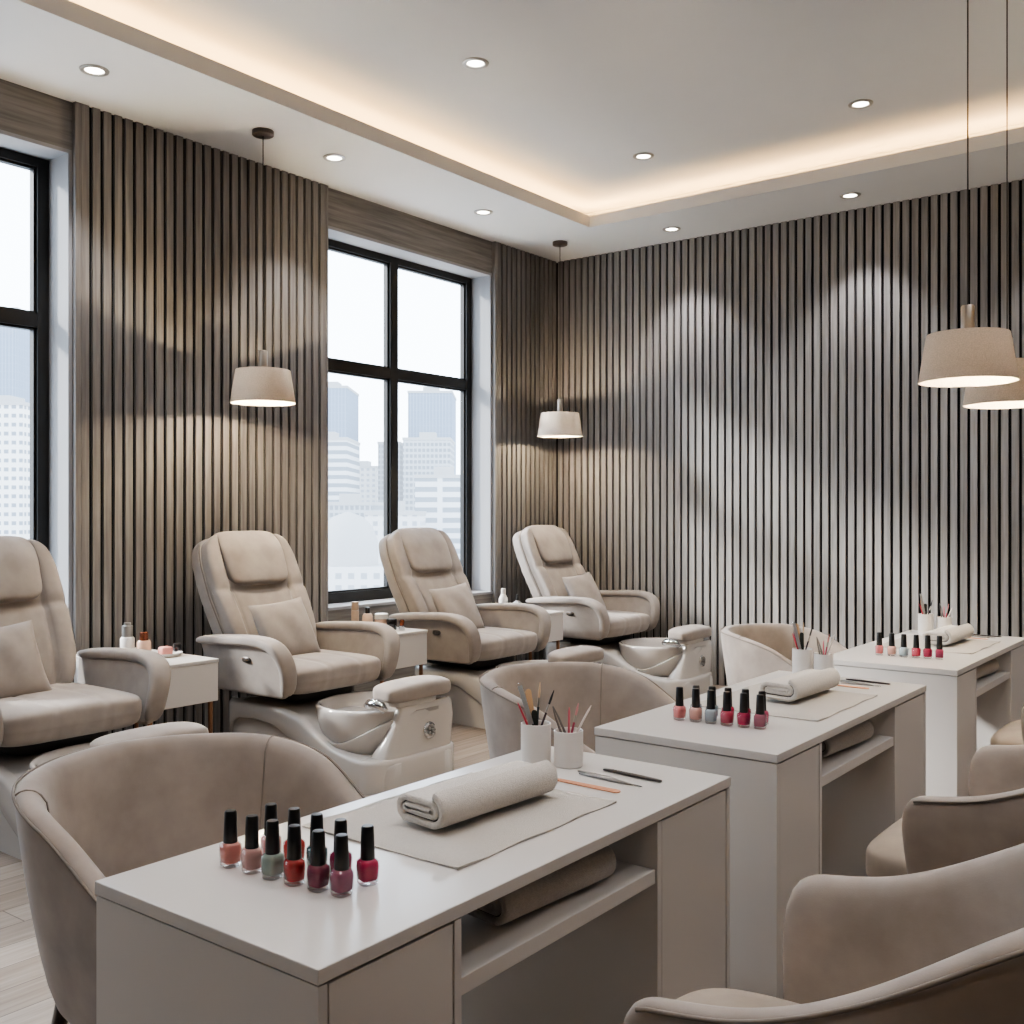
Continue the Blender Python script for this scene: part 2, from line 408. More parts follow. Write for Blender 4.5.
# ------------------------------------------------------------------ pendants
def pendant(x, y, ztop, zb, lab):
    t = thing('pendant_lamp', lab, 'pendant lamp', (x,y,0), 0, 'linen drum pendant lamps')
    n = 48
    sh = MB().lathe([(.185,zb),(.1865,zb+.003),(.157,zb+.19),(.155,zb+.193),(.1525,zb+.19),(.1825,zb+.003)], n)
    # open drum: drop the caps
    sh.f = [f for f in sh.f if len(f) == 4]
    k = len(sh.v)//6
    for j in range(k): sh.f.append((5*k+j, 5*k+(j+1)%k, (j+1)%k, j))
    sh.build('lamp_shade', M['shade'], t)
    ho = MB().lathe([(.0,zb+.165),(.026,zb+.165),(.026,zb+.302),(.022,zb+.308),(.0,zb+.308)], 24)
    ho.build('lamp_holder', M['nickel'], t)
    sp = MB()
    for a in range(3): sp.tube([(.02*cos(a*2.094),.02*sin(a*2.094),zb+.178),(.155*cos(a*2.094),.155*sin(a*2.094),zb+.178)], .003, 6)
    sp.build('shade_spider', M['nickel'], t)
    MB().tube([(0,0,zb+.306),(0,0,ztop-.025)], .003, 8).build('cord', M['cord'], t)
    MB().lathe([(.0,ztop-.03),(.055,ztop-.03),(.062,ztop-.025),(.062,ztop-.001),(0,ztop-.001)], 32).build('canopy', M['bronze'], t)
    MB().lathe([(.0,zb+.055),(.02,zb+.06),(.03,zb+.08),(.03,zb+.1),(.018,zb+.13),(.014,zb+.166),(0,zb+.166)], 20).build('bulb', M['bulb'], t)
    return (x, y, zb+.10)
PENDS = [pendant(-4.804,3.895,ZC,2.022,'linen pendant lamp on a thin cord in front of the slat panel between the windows'),
         pendant(-4.848,6.995,ZC,2.005,'linen pendant lamp hanging in the far room corner'),
         pendant(-1.062,4.41,ZU,1.915,'larger looking linen pendant lamp at the right, in front of the other'),
         pendant(-1.061,5.105,ZU,1.878,'linen pendant lamp at the right edge, partly hidden behind the nearer lamp')]
for i, (x, y, z) in enumerate(PENDS):
    # the lamp bulb: light all round, opaque glass left out of the way by sitting just under the bulb
    light('POINT', 'pendant_glow', (x, y, z-.055), (36,26,18,18)[i], (1.0,.78,.50), shadow_soft_size=.02)
    light('POINT', 'pendant_glow', (x+.036, y, z+.025), (44,20,16,16)[i], (1.0,.78,.50), shadow_soft_size=.012)

# ------------------------------------------------------------------ pedicure chairs (face +x; x = 0 at the seat front edge)
def interp(tab, x):
    if x <= tab[0][0]: return tab[0][1]
    for (a, p), (b, q) in zip(tab, tab[1:]):
        if x <= b:
            s = (x-a)/(b-a); s = s*s*(3-2*s) if len(tab) > 2 else s
            return p + (q-p)*s
    return tab[-1][1]

HTAB = [(-.7,.345),(-.14,.342),(.0,.31),(.12,.245),(.25,.188),(.38,.164),(.47,.158),(.52,.145),(.6,.135)]
def lin(tab, x):
    if x <= tab[0][0]: return tab[0][1]
    for (a, p), (b, q) in zip(tab, tab[1:]):
        if x <= b: return p + (q-p)*(x-a)/(b-a)
    return tab[-1][1]

def make_spa_chair():
    t = thing('pedicure_chair', None, None)
    # ---- fibreglass base
    b = MB(); rings = []
    xs = [-.64,-.625,-.58,-.5,-.4,-.3,-.2,-.12,-.06,0,.06,.12,.19,.25,.32,.38,.44,.5,.54,.57,.585]
    wt = [(-.64,.25),(-.625,.27),(-.58,.29),(0,.305),(.44,.31),(.5,.30),(.54,.28),(.57,.245),(.585,.215)]
    for x in xs:
        w = lin(wt, x); h = lin(HTAB, x)
        if x < -.61: h -= .02
        r = .03
        rings.append([(x,-w,0.0),(x,-w,h*.5),(x,-w+.004,h-r),(x,-w+.012,h-r*.35),(x,-w+r,h),(x,-w*.4,h+.003),(x,w*.4,h+.003),(x,w-r,h),(x,w-.012,h-r*.35),(x,w-.004,h-r),(x,w,h*.5),(x,w,0.0)])
    b.loft(rings)
    # raised side band with the sweeping S edge, one on each flank
    BT = [(-.65,.17),(-.52,.25),(-.38,.268),(-.2,.25),(-.05,.185),(.1,.10),(.22,.03),(.3,.0)]
    for s in (-1, 1):
        N = 44; R0 = []; 
        for i in range(N+1):
            x = -.65 + 1.11*i/N
            hi = lin(HTAB, x) - .004; lo = lin(BT, x) if x < .3 else 0.0
            if x < -.58: lo = max(0, lo - (abs(x)-.58)*1.5)
            wo = lin(wt, x) + .026 - (.02 if x < -.62 else 0); wi = wo - .05
            if hi - lo < .02: hi = lo + .02
            c = .012
            R0.append([(x,s*wi,lo),(x,s*(wo-c*.5),lo),(x,s*wo,lo+c*.6),(x,s*wo,hi-c*1.4),(x,s*(wo-.004),hi-c*.4),(x,s*(wo-c),hi+.004),(x,s*wi,hi+.008)])
        if s > 0: R0 = [list(reversed(r)) for r in R0]
        b.loft(R0)
    # rounded nose closing the two bands
    nose = []
    for z, k in ((0,1.0),(.06,1.0),(.135,1.0),(.15,.985),(.158,.955),(.160,.8)):
        ring = []
        for j in range(24):
            a = -pi/2 + pi*j/23
            ring.append((.40 + .195*k*abs(cos(a))**.55, .335*k*(1 if sin(a) > 0 else -1)*abs(sin(a))**.8, z))
        nose.append(ring)
    b.loft(nose)
    # front tower carrying the foot pad
    tw = []
    for z, x0, x1, w, yc in ((.13,.40,.572,.262,.0),(.18,.43,.569,.255,.015),(.24,.465,.566,.24,.03),(.31,.49,.566,.225,.05),(.37,.50,.562,.205,.06),(.395,.503,.56,.20,.06),(.405,.508,.553,.19,.06)):
        ring = []
        for j in range(28):
            a = 2*pi*j/28
            cx, cy = cos(a), sin(a)
            ring.append(((x0+x1)/2 + (x1-x0)/2*(abs(cx)**.45)*(1 if cx > 0 else -1), yc + w*(abs(cy)**.45)*(1 if cy > 0 else -1), z))
        tw.append(ring)
    b.loft(tw)
    # cradle lip: crescent around the bowl
    def rout(z): return lin([(.08,.17),(.12,.215),(.17,.25),(.24,.282),(.31,.298),(.38,.305)], z)
    bx = .235
    for off, in_ in ((.034, 0),):
        N = 64; Rg = []
        for j in range(N):
            a = 2*pi*j/N
            side = abs(sin(a)); ztop = .212 + (.165*abs(cos(a))**1.7 if cos(a) > 0 else .11*abs(cos(a))**1.5)
            col = []
            for z in (.1, .1+(ztop-.1)*.5, ztop-.015):
                r = rout(z)+off; col.append((bx + r*cos(a), r*sin(a)*1.02, z))
            r = rout(ztop)+off*.8; col.append((bx + r*cos(a), r*sin(a)*1.02, ztop-.003))
            r = rout(ztop)+off*.2; col.append((bx + r*cos(a), r*sin(a)*1.02, ztop))
            r = rout(ztop)-.012; col.append((bx + r*cos(a), r*sin(a)*1.02, ztop-.01))
            Rg.append(col)
        nn = len(Rg[0]); vs = [p for c in Rg for p in c]; fs = []
        for j in range(N):
            k = (j+1) % N
            for i in range(nn-1): fs.append((j*nn+i, k*nn+i, k*nn+i+1, j*nn+i+1))
        b.add(vs, fs)
    b.build('base', M['gel'], t, angle=50)
    # ---- bowl
    prof = [(.12,.075),(.17,.085),(.215,.12),(.25,.17),(.282,.24),(.298,.31),(.305,.355),(.306,.372),(.302,.381),(.293,.384),(.284,.381),(.276,.372),(.262,.33),(.235,.27),(.19,.225),(.11,.205),(.0,.2)]
    bs = MB().lathe(prof, 56, (bx,0,0), 1.0, 1.03).build('basin', M['basin'], t, angle=180)
    MB().lathe([(0,.2005),(.022,.2005),(.022,.204),(.014,.206),(0,.206)], 20, (bx-.04,0,0)).build('drain', M['chrome'], bs)
    # ---- foot pad on its neck
    MB().superbox(.088,.24,.044, 4.5, 12, lambda u,v,w,p: (p.x, p.y, p.z + .008*(1-v*v) - .012*max(0,u)), T(.50,.01,.475)).build('foot_pad', M['fabric'], t, angle=180)
    MB().superbox(.045,.15,.02, 6, 6, None, T(.51,0,.418)).build('pad_neck', M['gel'], t, angle=180)
    # ---- chrome spout, jet knob, little control strip
    sp = MB().tube([(.53,-.22,.395),(.51,-.232,.42),(.47,-.238,.428),(.43,-.234,.424),(.395,-.22,.41)], [.018,.024,.026,.024,.016], 12, Matrix.Identity(4))
    sp.build('faucet', M['chrome'], t, angle=180)
    kx = .5715
    KM = T(kx-.004, .06, .262) @ rotY(R(84))
    kn = MB().lathe([(0,.0),(.042,.0),(.044,.006),(.04,.012),(.03,.014),(.028,.012),(.0,.012)], 28, (0,0,0), 1, 1, KM).build('jet_knob', M['chrome'], t)
    k2 = MB()
    for a in range(6): k2.superbox(.009,.009,.01, 4, 4, None, KM @ T(.021*cos(a*pi/3), .021*sin(a*pi/3), .016))
    k2.superbox(.009,.009,.014, 4, 4, None, KM @ T(0,0,.018))
    k2.build('knob_grip', M['steel'], kn, angle=180)
    MB().box(kx-.013, kx-.0065, -.03, .14, .357, .377, Matrix.Identity(4)).build('control_strip', M['steel'], t, smooth=False, bevel=.002)
    # ---- seat
    MB().superbox(.25,.23,.045, 8, 6, None, T(-.37,0,.40)).build('seat_pan', M['dark_plastic'], t, angle=180)
    def seatfn(u, v, w, p):
        z = p.z
        gr = sum(exp(-((p.y-s*.115)/.012)**2) for s in (-1,1))
        gf = exp(-((u-.55)/.03)**2)
        if w > 0: z += .016*(1-v*v)*(1-u*u*.5) - .007*gr
        x = p.x - (.006*gr if u > .8 else 0)
        if w < 0: x -= .03*max(0,u)*abs(w)
        return (x, p.y, z)
    MB().superbox(.335,.335,.078, 6, 40, seatfn, T(-.315,0,.492)).build('seat_cushion', M['fabric'], t, angle=180)
    # ---- back: shell, upholstered front, head cushion
    BM = T(-.60,0,.485) @ rotY(R(-24.5))
    def wprof(h):   # half width along height 0..1
        return lin([(0,.285),(.25,.32),(.55,.34),(.8,.335),(.93,.32),(1,.30)], h)
    def backfn(th, fwd):
        def fn(u, v, w, p):
            h = (w+1)/2
            y = v * wprof(h) * (1 if th else .965)
            x = p.x + .035*v*v*(1-.5*h)
            return (x, y, p.z)
        return fn
    MB().superbox(.05,.335,.41, 7, 22, backfn(1,0), BM @ T(-.02,0,.41)).build('backrest', M['fabric'], t, angle=180)
    def cushfn(u, v, w, p):
        h = (w+1)/2
        y = v*wprof(h)*.95
        x = p.x + .035*v*v*(1-.5*h)
        if u > 0:
            g1 = exp(-((abs(v)-.66)/.035)**2) * (1 if h > .05 else 0)
            g2 = exp(-((h-.56)/.022)**2)
            puff = .014*(1-min(1,((abs(v)-.83)/.2)**2)) if abs(v) > .66 else .012*(1-(v/.66)**2)
            x += puff - .016*g1 - .014*g2 + .014*sin(pi*min(1,h/.56))
        return (x, y, p.z)
    MB().superbox(.05,.32,.40, 7, 44, cushfn, BM @ T(.045,0,.412)).build('back_cushion', M['fabric'], t, angle=180)
    def headfn(u, v, w, p):
        h = (w+1)/2
        x = p.x - .07*max(0,h-.55)**1.4*2.2 + .012*(1-v*v)
        return (x, p.y*(1 - .10*(1-h)), p.z)
    MB().superbox(.047,.232,.178, 6, 26, headfn, BM @ T(.092,0,.655)).build('headrest', M['fabric'], t, angle=180)
    # seam piping round the shell edge
    pp = []
    for s in (-1, 1):
        pp.append([tuple(BM @ Vector((.028 + .035*(1-.5*h), s*(wprof(h)+.001), .06+.70*h*1.0))) for h in [i/16 for i in range(17)]])
    for p in pp: MB().tube(p, .0035, 6).build('piping', M['fabric_dark'], t, angle=180)
    # ---- arms
    for s in (-1, 1):
        side = MB()
        outl = []
        def arc(cx, cz, r, a0, a1, n=7):
            return [(cx + r*cos(R(a0+(a1-a0)*i/n)), cz + r*sin(R(a0+(a1-a0)*i/n))) for i in range(n+1)]
        outl += [(-.69,.675)] + arc(-.585,.49,.08,180,265)[1:] + arc(-.085,.475,.065,280,360) + arc(-.105,.61,.085,0,80) + [(-.3,.695)]
        def yo(z): return .385 + .06*max(0,(z-.41)/.3)**1.5
        def yi(z): return .345 + .04*max(0,(z-.41)/.3)**1.5
        n = len(outl)
        rin = [(x, s*yi(z), z) for x, z in outl]; rout_ = [(x, s*yo(z), z) for x, z in outl]
        # midpoints so the flare is curved: build as grid of strips
        if s < 0: side.loft([rin, rout_])
        else: side.loft([rout_, rin])
        am = side.build('armrest', M['fabric'], t, bevel=.014, bseg=3, angle=50)
        pad = MB(); path = [(-.72,.678),(-.64,.688),(-.47,.70),(-.32,.708),(-.20,.711),(-.12,.703),(-.06,.680),(-.026,.640),(-.012,.59),(-.014,.53),(-.028,.465),(-.05,.425)]
        rings = []
        for i, (x, z) in enumerate(path):
            a = path[max(0,i-1)]; c = path[min(len(path)-1,i+1)]
            tx, tz = c[0]-a[0], c[1]-a[1]; L = sqrt(tx*tx+tz*tz); nx, nz = -tz/L, tx/L    # left normal
            if nz < 0 and i < 5: nx, nz = -nx, -nz
            th = .027 if 0 < i < len(path)-1 else .012
            hw = (.054 if i < 8 else .054 - .003*(i-7)); hw = hw if 0 < i < len(path)-1 else hw-.012
            yc = (yo(z)+yi(z))/2 + (.008 if i < 8 else 0)
            ring = []
            for j in range(14):
                aa = 2*pi*j/14; ca, sa = cos(aa), sin(aa)
                uu = hw*abs(ca)**.5*(1 if ca > 0 else -1); vv = th*abs(sa)**.6*(1 if sa > 0 else -1)
                ring.append((x + nx*vv, s*(yc + uu), z + nz*vv))
            if s > 0: ring.reverse()
            rings.append(ring)
        pad.loft(rings)
        pad.build('arm_pad', M['fabric'], am, sub=1, angle=180)
        bt = MB().superbox(.034,.008,.016, 3, 6, None, T(-.30, s*(yo(.61)+.006), .605))
        bt.superbox(.012,.004,.010, 3, 4, None, T(-.29, s*(yo(.61)+.014), .605))
        bt.build('recline_button', M['button'], am, angle=180)
    return t
SPA_Y = [2.39, 3.92, 5.44, 6.98]
SPA_X = -4.15
SPA_LAB = ['grey reclining pedicure chair cut off by the left edge of the picture',
           'grey reclining pedicure chair against the slat panel between the windows, foot basin in full view',
           'grey reclining pedicure chair in front of the tall window near the corner',
           'grey reclining pedicure chair farthest back, beside the slatted back wall']
spa = make_spa_chair()
for i, y in enumerate(SPA_Y):
    o = spa if i == 0 else copy_tree(spa)
    o.location = (SPA_X, y, 0)
    tag(o, SPA_LAB[i], 'pedicure chair', 'pedicure chairs along the window wall')

# throw pillows
def pillow_mesh():
    mb = MB(); N = 22; a = .185
    for side in (1, -1):
        vs = []; fs = []
        for i in range(N+1):
            for j in range(N+1):
                u = 2*i/N-1; v = 2*j/N-1
                pin = 1 - .07*(1-abs(u)**2)*abs(v)**6 ; pin2 = 1 - .07*(1-abs(v)**2)*abs(u)**6
                th = .062*((1-abs(u)**2.6)*(1-abs(v)**2.6))**.55
                th += .004*sin(7*u+3*v)*(1-u*u)*(1-v*v)
                vs.append((side*th, u*a*pin2, v*a*pin))
        for i in range(N):
            for j in range(N):
                q = (i*(N+1)+j, (i+1)*(N+1)+j, (i+1)*(N+1)+j+1, i*(N+1)+j+1)
                fs.append(q if side > 0 else tuple(reversed(q)))
        mb.add(vs, fs)
    return mb
PL = ['square taupe cushion on the pedicure chair at the left edge', 'square taupe cushion on the pedicure chair between the windows', 'square taupe cushion on the pedicure chair by the tall window', 'square taupe cushion on the pedicure chair farthest back']
pil = pillow_mesh().build('throw_pillow', M['fabric'], angle=180)
for i, y in enumerate(SPA_Y):
    o = pil if i == 0 else pil.copy()
    if i: COL.objects.link(o)
    o.location = (SPA_X-.43, y-(.13,.045,.06,.02)[i], .715); o.rotation_euler = (R(5), R(-27), R(-6))
    tag(o, PL[i], 'cushion', 'throw cushions on the pedicure chairs')

# ------------------------------------------------------------------ side tables
def make_side():
    t = thing('side_table', None, None)
    MB().box(-.72, 0, -.2, .2, .425, .622).build('drawer_box', M['side_table'], t, smooth=False, bevel=.003)
    MB().box(-.723, .003, -.203, .203, .6225, .64).build('table_top', M['side_table'], t, smooth=False, bevel=.003)
    for x in (-.03, -.69):
        for y in (-.175, .175): MB().lathe([(.009,0),(.013,.425)], 12, (x,y,0)).build('leg', M['copper'], t)
    return t
SIDE = [(-4.4,3.08,'white floating-drawer side table between the two nearest pedicure chairs'),(-4.4,4.67,'white side table below the tall window, between the second and third pedicure chairs'),(-4.4,6.19,'white side table between the two farthest pedicure chairs')]
sd = make_side()
for i, (x, y, lab) in enumerate(SIDE):
    o = sd if i == 0 else copy_tree(sd)
    o.location = (x, y, 0); tag(o, lab, 'side table', 'white side tables between pedicure chairs')
ZS = .6405
def bottle(name, x, y, prof, mat, capprof=None, capmat=None, lab='', cat='bottle', extra=None):
    t = thing(name, lab, cat, (x,y,ZS))
    MB().lathe(prof, 24).build('bottle_body', mat, t)
    if capprof: MB().lathe(capprof, 20).build('bottle_cap', capmat, t)
    return t
cream = mat_simple('cream_plastic', srgb(232,228,222), .35); beige = mat_simple('beige_lotion', srgb(206,180,156), .35, coat=.4)
peach = mat_simple('peach_lotion', srgb(226,190,166), .25, coat=.5); pinkj = mat_simple('pink_soap', srgb(226,158,146), .5); copperc = mat_simple('rose_gold_cap', srgb(150,96,76), .25, metal=.9)
darkj = mat_simple('dark_glass', srgb(24,26,36), .15, coat=.5); greycap = mat_simple('silver_cap', srgb(178,178,176), .3, metal=.8)
bottle('lotion_bottle', -4.86, 3.055, [(0,0),(.034,0),(.036,.004),(.036,.09),(.03,.098),(.0,.098)], cream, [(0,.0985),(.028,.0985),(.028,.155),(.024,.158),(.018,.158),(.018,.172),(0,.174)], greycap, 'tall white lotion bottle with a silver pump cap on the nearest side table')
bottle('perfume_bottle', -4.78, 3.10, [(0,0),(.036,0),(.038,.004),(.036,.07),(.03,.082),(.0,.082)], peach, [(0,.0825),(.022,.0825),(.022,.122),(.019,.125),(0,.125)], copperc, 'peach bottle with a rose gold cap on the nearest side table')
tr = MB().lathe([(0,.004),(.06,.004),(.075,.018),(.08,.02),(.078,.012),(.062,0),(0,0)], 32, (0,0,0), .8, 1.0).build('tray', M['ceramic'])
tr.location = (-4.665,3.165,ZS); tag(tr, 'small oval white tray holding a pink soap on the nearest side table', 'tray')
so = MB().superbox(.027,.032,.024, 5, 8).build('soap', pinkj, angle=180); so.location = (-4.672,3.155,ZS+.029); tag(so, 'pink block of soap on the small white tray', 'soap')
bottle('small_jar', -4.70, 3.245, [(0,0),(.017,0),(.019,.003),(.019,.034),(.0,.034)], darkj, [(0,.0345),(.02,.0345),(.02,.055),(.017,.058),(0,.058)], M['cap'], 'tiny black jar beside the tray on the nearest side table', 'jar')
bottle('lotion_bottle', -4.77, 4.60, [(0,0),(.022,0),(.024,.004),(.024,.12),(.0,.122)], beige, [(0,.1225),(.0235,.1225),(.0235,.175),(.02,.178),(0,.178)], mat_simple('tan_cap', srgb(188,164,140), .4), 'tall slim beige bottle on the side table under the tall window')
bottle('lotion_bottle', -4.72, 4.66, [(0,0),(.032,0),(.034,.004),(.032,.085),(.024,.1),(.0,.101)], beige, [(0,.1015),(.015,.1015),(.015,.138),(.012,.141),(0,.141)], M['cap'], 'beige bottle with a black cap on the side table under the tall window')
bottle('cream_jar', -4.665, 4.73, [(0,0),(.04,0),(.043,.004),(.043,.062),(.0,.064)], peach, [(0,.0645),(.044,.0645),(.044,.094),(.04,.098),(0,.098)], cream, 'round peach cream jar with a white lid on the side table under the tall window', 'jar')
bottle('small_jar', -4.58, 4.735, [(0,0),(.03,0),(.032,.003),(.032,.04),(.0,.041)], darkj, [(0,.0415),(.033,.0415),(.033,.066),(.03,.069),(0,.069)], M['cap'], 'low black jar on the side table under the tall window', 'jar')
bottle('small_bottle', -4.50, 4.745, [(0,0),(.018,0),(.02,.003),(.02,.03),(.0,.031)], M['chrome'], [(0,.0315),(.014,.0315),(.016,.06),(.012,.068),(0,.069)], copperc, 'tiny copper capped bottle at the front of the side table under the tall window')
bottle('lotion_bottle', -4.72, 6.07, [(0,0),(.034,0),(.036,.004),(.034,.1),(.018,.13),(.0,.131)], cream, [(0,.1315),(.017,.1315),(.017,.172),(.014,.175),(0,.175)], cream, 'white tapered lotion bottle on the farthest side table')
bottle('small_bottle', -4.68, 6.19, [(0,0),(.032,0),(.034,.004),(.034,.06),(.012,.08),(.0,.081)], greycap, [(0,.0815),(.010,.0815),(.010,.12),(.007,.123),(0,.123)], M['dark_plastic'], 'small silver bottle with a dark nozzle on the farthest side table')

# ------------------------------------------------------------------ manicure tables
TX, TW, TL = -1.369, .284, .665
TY = [.976+.655, 2.562+.6775, 4.345+TL]
def make_table():
    t = thing('manicure_table', None, None)
    MB().box(-TW, TW, -TL, TL, .737, .76).build('tabletop', M['table'], t, smooth=False, bevel=.002)
    for s in (-1, 1):
        a, b = (-TL, -TL+.318) if s < 0 else (TL-.36, TL)
        c = MB(); p = .02; f = .002
        c.box(-TW+.002, TW-.002, a+.002, a+p, 0, .7345).box(-TW+.002, TW-.002, b-p, b-.002, 0, .7345)
        c.box(-TW+.002, -TW+p, a+p, b-p, 0, .7345).box(-TW+p, TW-.024, a+p, b-p, .06, .08).box(-TW+p, TW-.024, a+p, b-p, .714, .7345)
        cb = c.build('cabinet', M['table'], t, smooth=False, bevel=.001, bseg=1)
        MB().box(TW-.022, TW-.003, a+p+.003, b-p-.003, .012, .7315).build('door', M['table'], cb, smooth=False, bevel=.0015, bseg=2)
    MB().box(-TW+.06, TW-.006, -TL+.3185, TL-.3605, .604, .634).build('shelf', M['table'], t, smooth=False, bevel=.0015)
    return t
TLAB = ['white manicure table nearest the camera, eleven nail polishes on its corner', 'white manicure table in the middle of the row', 'white manicure table farthest back, close to the slatted wall']
tb = make_table()
for i, y in enumerate(TY):
    o = tb if i == 0 else copy_tree(tb)
    o.location = (TX, y, 0); o.scale = (1, (.985,1.019,1)[i], 1); tag(o, TLAB[i], 'manicure table', 'white manicure tables in a row')
ZT = .7605
WHICH = ['nearest', 'middle', 'farthest']

# ---- nail polishes
POL = {}
def polcol(rgb):
    if rgb not in POL: q = tuple(min(255, c*.86+38) for c in rgb); POL[rgb] = mat_simple('nail_polish_%d_%d_%d' % rgb, srgb(*q), .15, coat=.5)
    return POL[rgb]
def sq_ring(r, z, n=28, e=.55):
    out = []
    for j in range(n):
        a = 2*pi*j/n; c, s = cos(a), sin(a)
        out.append((r*abs(c)**e*(1 if c > 0 else -1), r*abs(s)**e*(1 if s > 0 else -1), z))
    return out
def make_polish():
    t = thing('nail_polish', None, None)
    gl = MB().loft([sq_ring(r, z) for r, z in ((.0140,0),(.0156,.002),(.0168,.012),(.0176,.03),(.0170,.039),(.0128,.0435),(.0088,.0455),(.0088,.047))])
    g = gl.build('glass_bottle', M['bottle_glass'], t, angle=60)
    MB().loft([sq_ring(r, z) for r, z in ((.0130,.0075),(.0150,.009),(.0164,.03),(.0159,.038),(.0118,.0425),(.007,.0445))]).build('polish', polcol((200,60,70)), t, angle=60)
    MB().lathe([(.0,.0435),(.0124,.0435),(.0128,.045),(.0108,.097),(.0095,.0995),(.0,.1)], 24).build('bottle_cap', M['cap'], t)
    return t
pol = make_polish(); first = [True]
def polish(x, y, rgb, lab, group, cap=None, s=1.0):
    o = pol if first[0] else copy_tree(pol); first[0] = False
    o.location = (x, y, ZT); o.rotation_euler = (0,0,random.uniform(-.35,.35)); o.scale = (s,s,s)
    for c in o.children:
        if c.name.startswith('polish'):
            if c.data.users > 1: c.data = c.data.copy()
            c.data.materials[0] = polcol(rgb)
        if cap and c.name.startswith('bottle_cap'):
            c.data = c.data.copy(); c.data.materials[0] = cap
    tag(o, lab, 'nail polish', group)
F = ['first','second','third','fourth','fifth','sixth']
# offsets from the near table edge
P1 = [(-1.527,1.165,(222,140,128),'salmon pink'),(-1.472,1.169,(222,168,158),'pale blush pink'),(-1.420,1.172,(160,178,168),'mint grey'),(-1.368,1.176,(178,34,34),'bright red'),(-1.314,1.182,(112,32,58),'burgundy'),(-1.266,1.19,(140,70,98),'mauve')]
for k, (x, y, c, nm) in enumerate(P1):
    polish(x, y, c, '%s nail polish bottle in the front row on the nearest table' % nm, 'nail polishes on the nearest table')
P1b = [(-1.502,1.236,(190,120,120),'dusty rose','behind the mint grey bottle'),(-1.446,1.243,(190,40,36),'orange red','behind the bright red bottle'),(-1.388,1.245,(36,70,76),'dark teal','behind the burgundy bottle'),(-1.330,1.248,(150,30,70),'berry','behind the mauve bottle'),(-1.268,1.252,(182,30,78),'magenta','standing clear at the right of the group')]
for x, y, c, nm, w_ in P1b: polish(x, y, c, '%s nail polish bottle %s on the nearest table' % (nm, w_), 'nail polishes on the nearest table')
P2 = [(-1.503,2.808,(226,128,128),'salmon pink'),(-1.452,2.815,(222,168,156),'pale blush pink'),(-1.403,2.818,(160,174,184),'blue grey'),(-1.353,2.822,(190,52,80),'rose red'),(-1.303,2.830,(168,22,62),'crimson'),(-1.254,2.836,(150,72,92),'mauve')]
for x, y, c, nm in P2: polish(x, y, c, '%s nail polish bottle in the front row on the middle table' % nm, 'nail polishes on the middle table')
P2b = [(-1.478,2.868,(150,150,156),'grey','behind the pale blush bottle',M['cap_grey']),(-1.430,2.880,(110,130,140),'slate','behind the blue grey bottle',None),(-1.380,2.886,(170,36,66),'dark rose','behind the rose red bottle',None),(-1.328,2.896,(150,20,50),'dark crimson','behind the crimson bottle',None),(-1.273,2.892,(206,80,110),'pink','at the right end, behind the mauve bottle',None)]
for x, y, c, nm, w_, cp in P2b: polish(x, y, c, '%s nail polish bottle %s on the middle table' % (nm, w_), 'nail polishes on the middle table', cp)
P3 = [(-1.475,4.60,(224,120,120),'salmon pink'),(-1.422,4.603,(226,168,150),'peach'),(-1.370,4.60,(176,194,198),'pale blue'),(-1.320,4.608,(198,52,76),'rose red'),(-1.274,4.616,(164,26,60),'crimson'),(-1.228,4.625,(170,48,84),'berry pink')]
for x, y, c, nm in P3: polish(x, y, c, '%s nail polish bottle in the single row on the farthest table' % nm, 'nail polishes on the farthest table')

# ---- mats and towels
def make_mat(y0, y1, x0, x1):
    mb = MB(); N = 26; Mx = 18; top = []; bot = []
    for i in range(N+1):
        for j in range(Mx+1):
            y = y0 + (y1-y0)*i/N; x = x0 + (x1-x0)*j/Mx
            ex = .002*sin(i*.55)*(j/Mx); wv = .0012*(1+sin(i*.7+j*.4)) + .0016*max(0, sin(i*.5+1))*(j == Mx)
            e = (i in (0,N)) or (j in (0,Mx))
            top.append((x+ex, y + .004*sin(j*.6)*(i == N), ZT + .005 + wv - (.003 if e else 0))); bot.append((x+ex, y + .004*sin(j*.6)*(i == N), ZT + .0004))
    W = Mx+1; n = len(top); fs = []
    for i in range(N):
        for j in range(Mx):
            a = i*W+j; fs.append((a, a+W, a+W+1, a+1)[::-1]); fs.append((n+a, n+a+W, n+a+W+1, n+a+1))
    per = [j for j in range(W)] + [i*W+Mx for i in range(1,N+1)] + [N*W+j for j in range(Mx-1,-1,-1)] + [i*W for i in range(N-1,0,-1)]
    for k in range(len(per)):
        a, b = per[k], per[(k+1) % len(per)]; fs.append((a, b, n+b, n+a))
    mb.add(top+bot, fs); return mb
MATS = [(1.395,1.93,-1.60,-1.187),(3.03,3.58,-1.58,-1.155),(4.86,5.41,-1.58,-1.155)]
for i, m in enumerate(MATS):
    o = make_mat(*m).build('table_mat', M['mat'], angle=60)
    tag(o, 'flat beige cotton mat under the rolled towel on the %s manicure table' % WHICH[i], 'mat', 'cotton mats on the manicure tables')
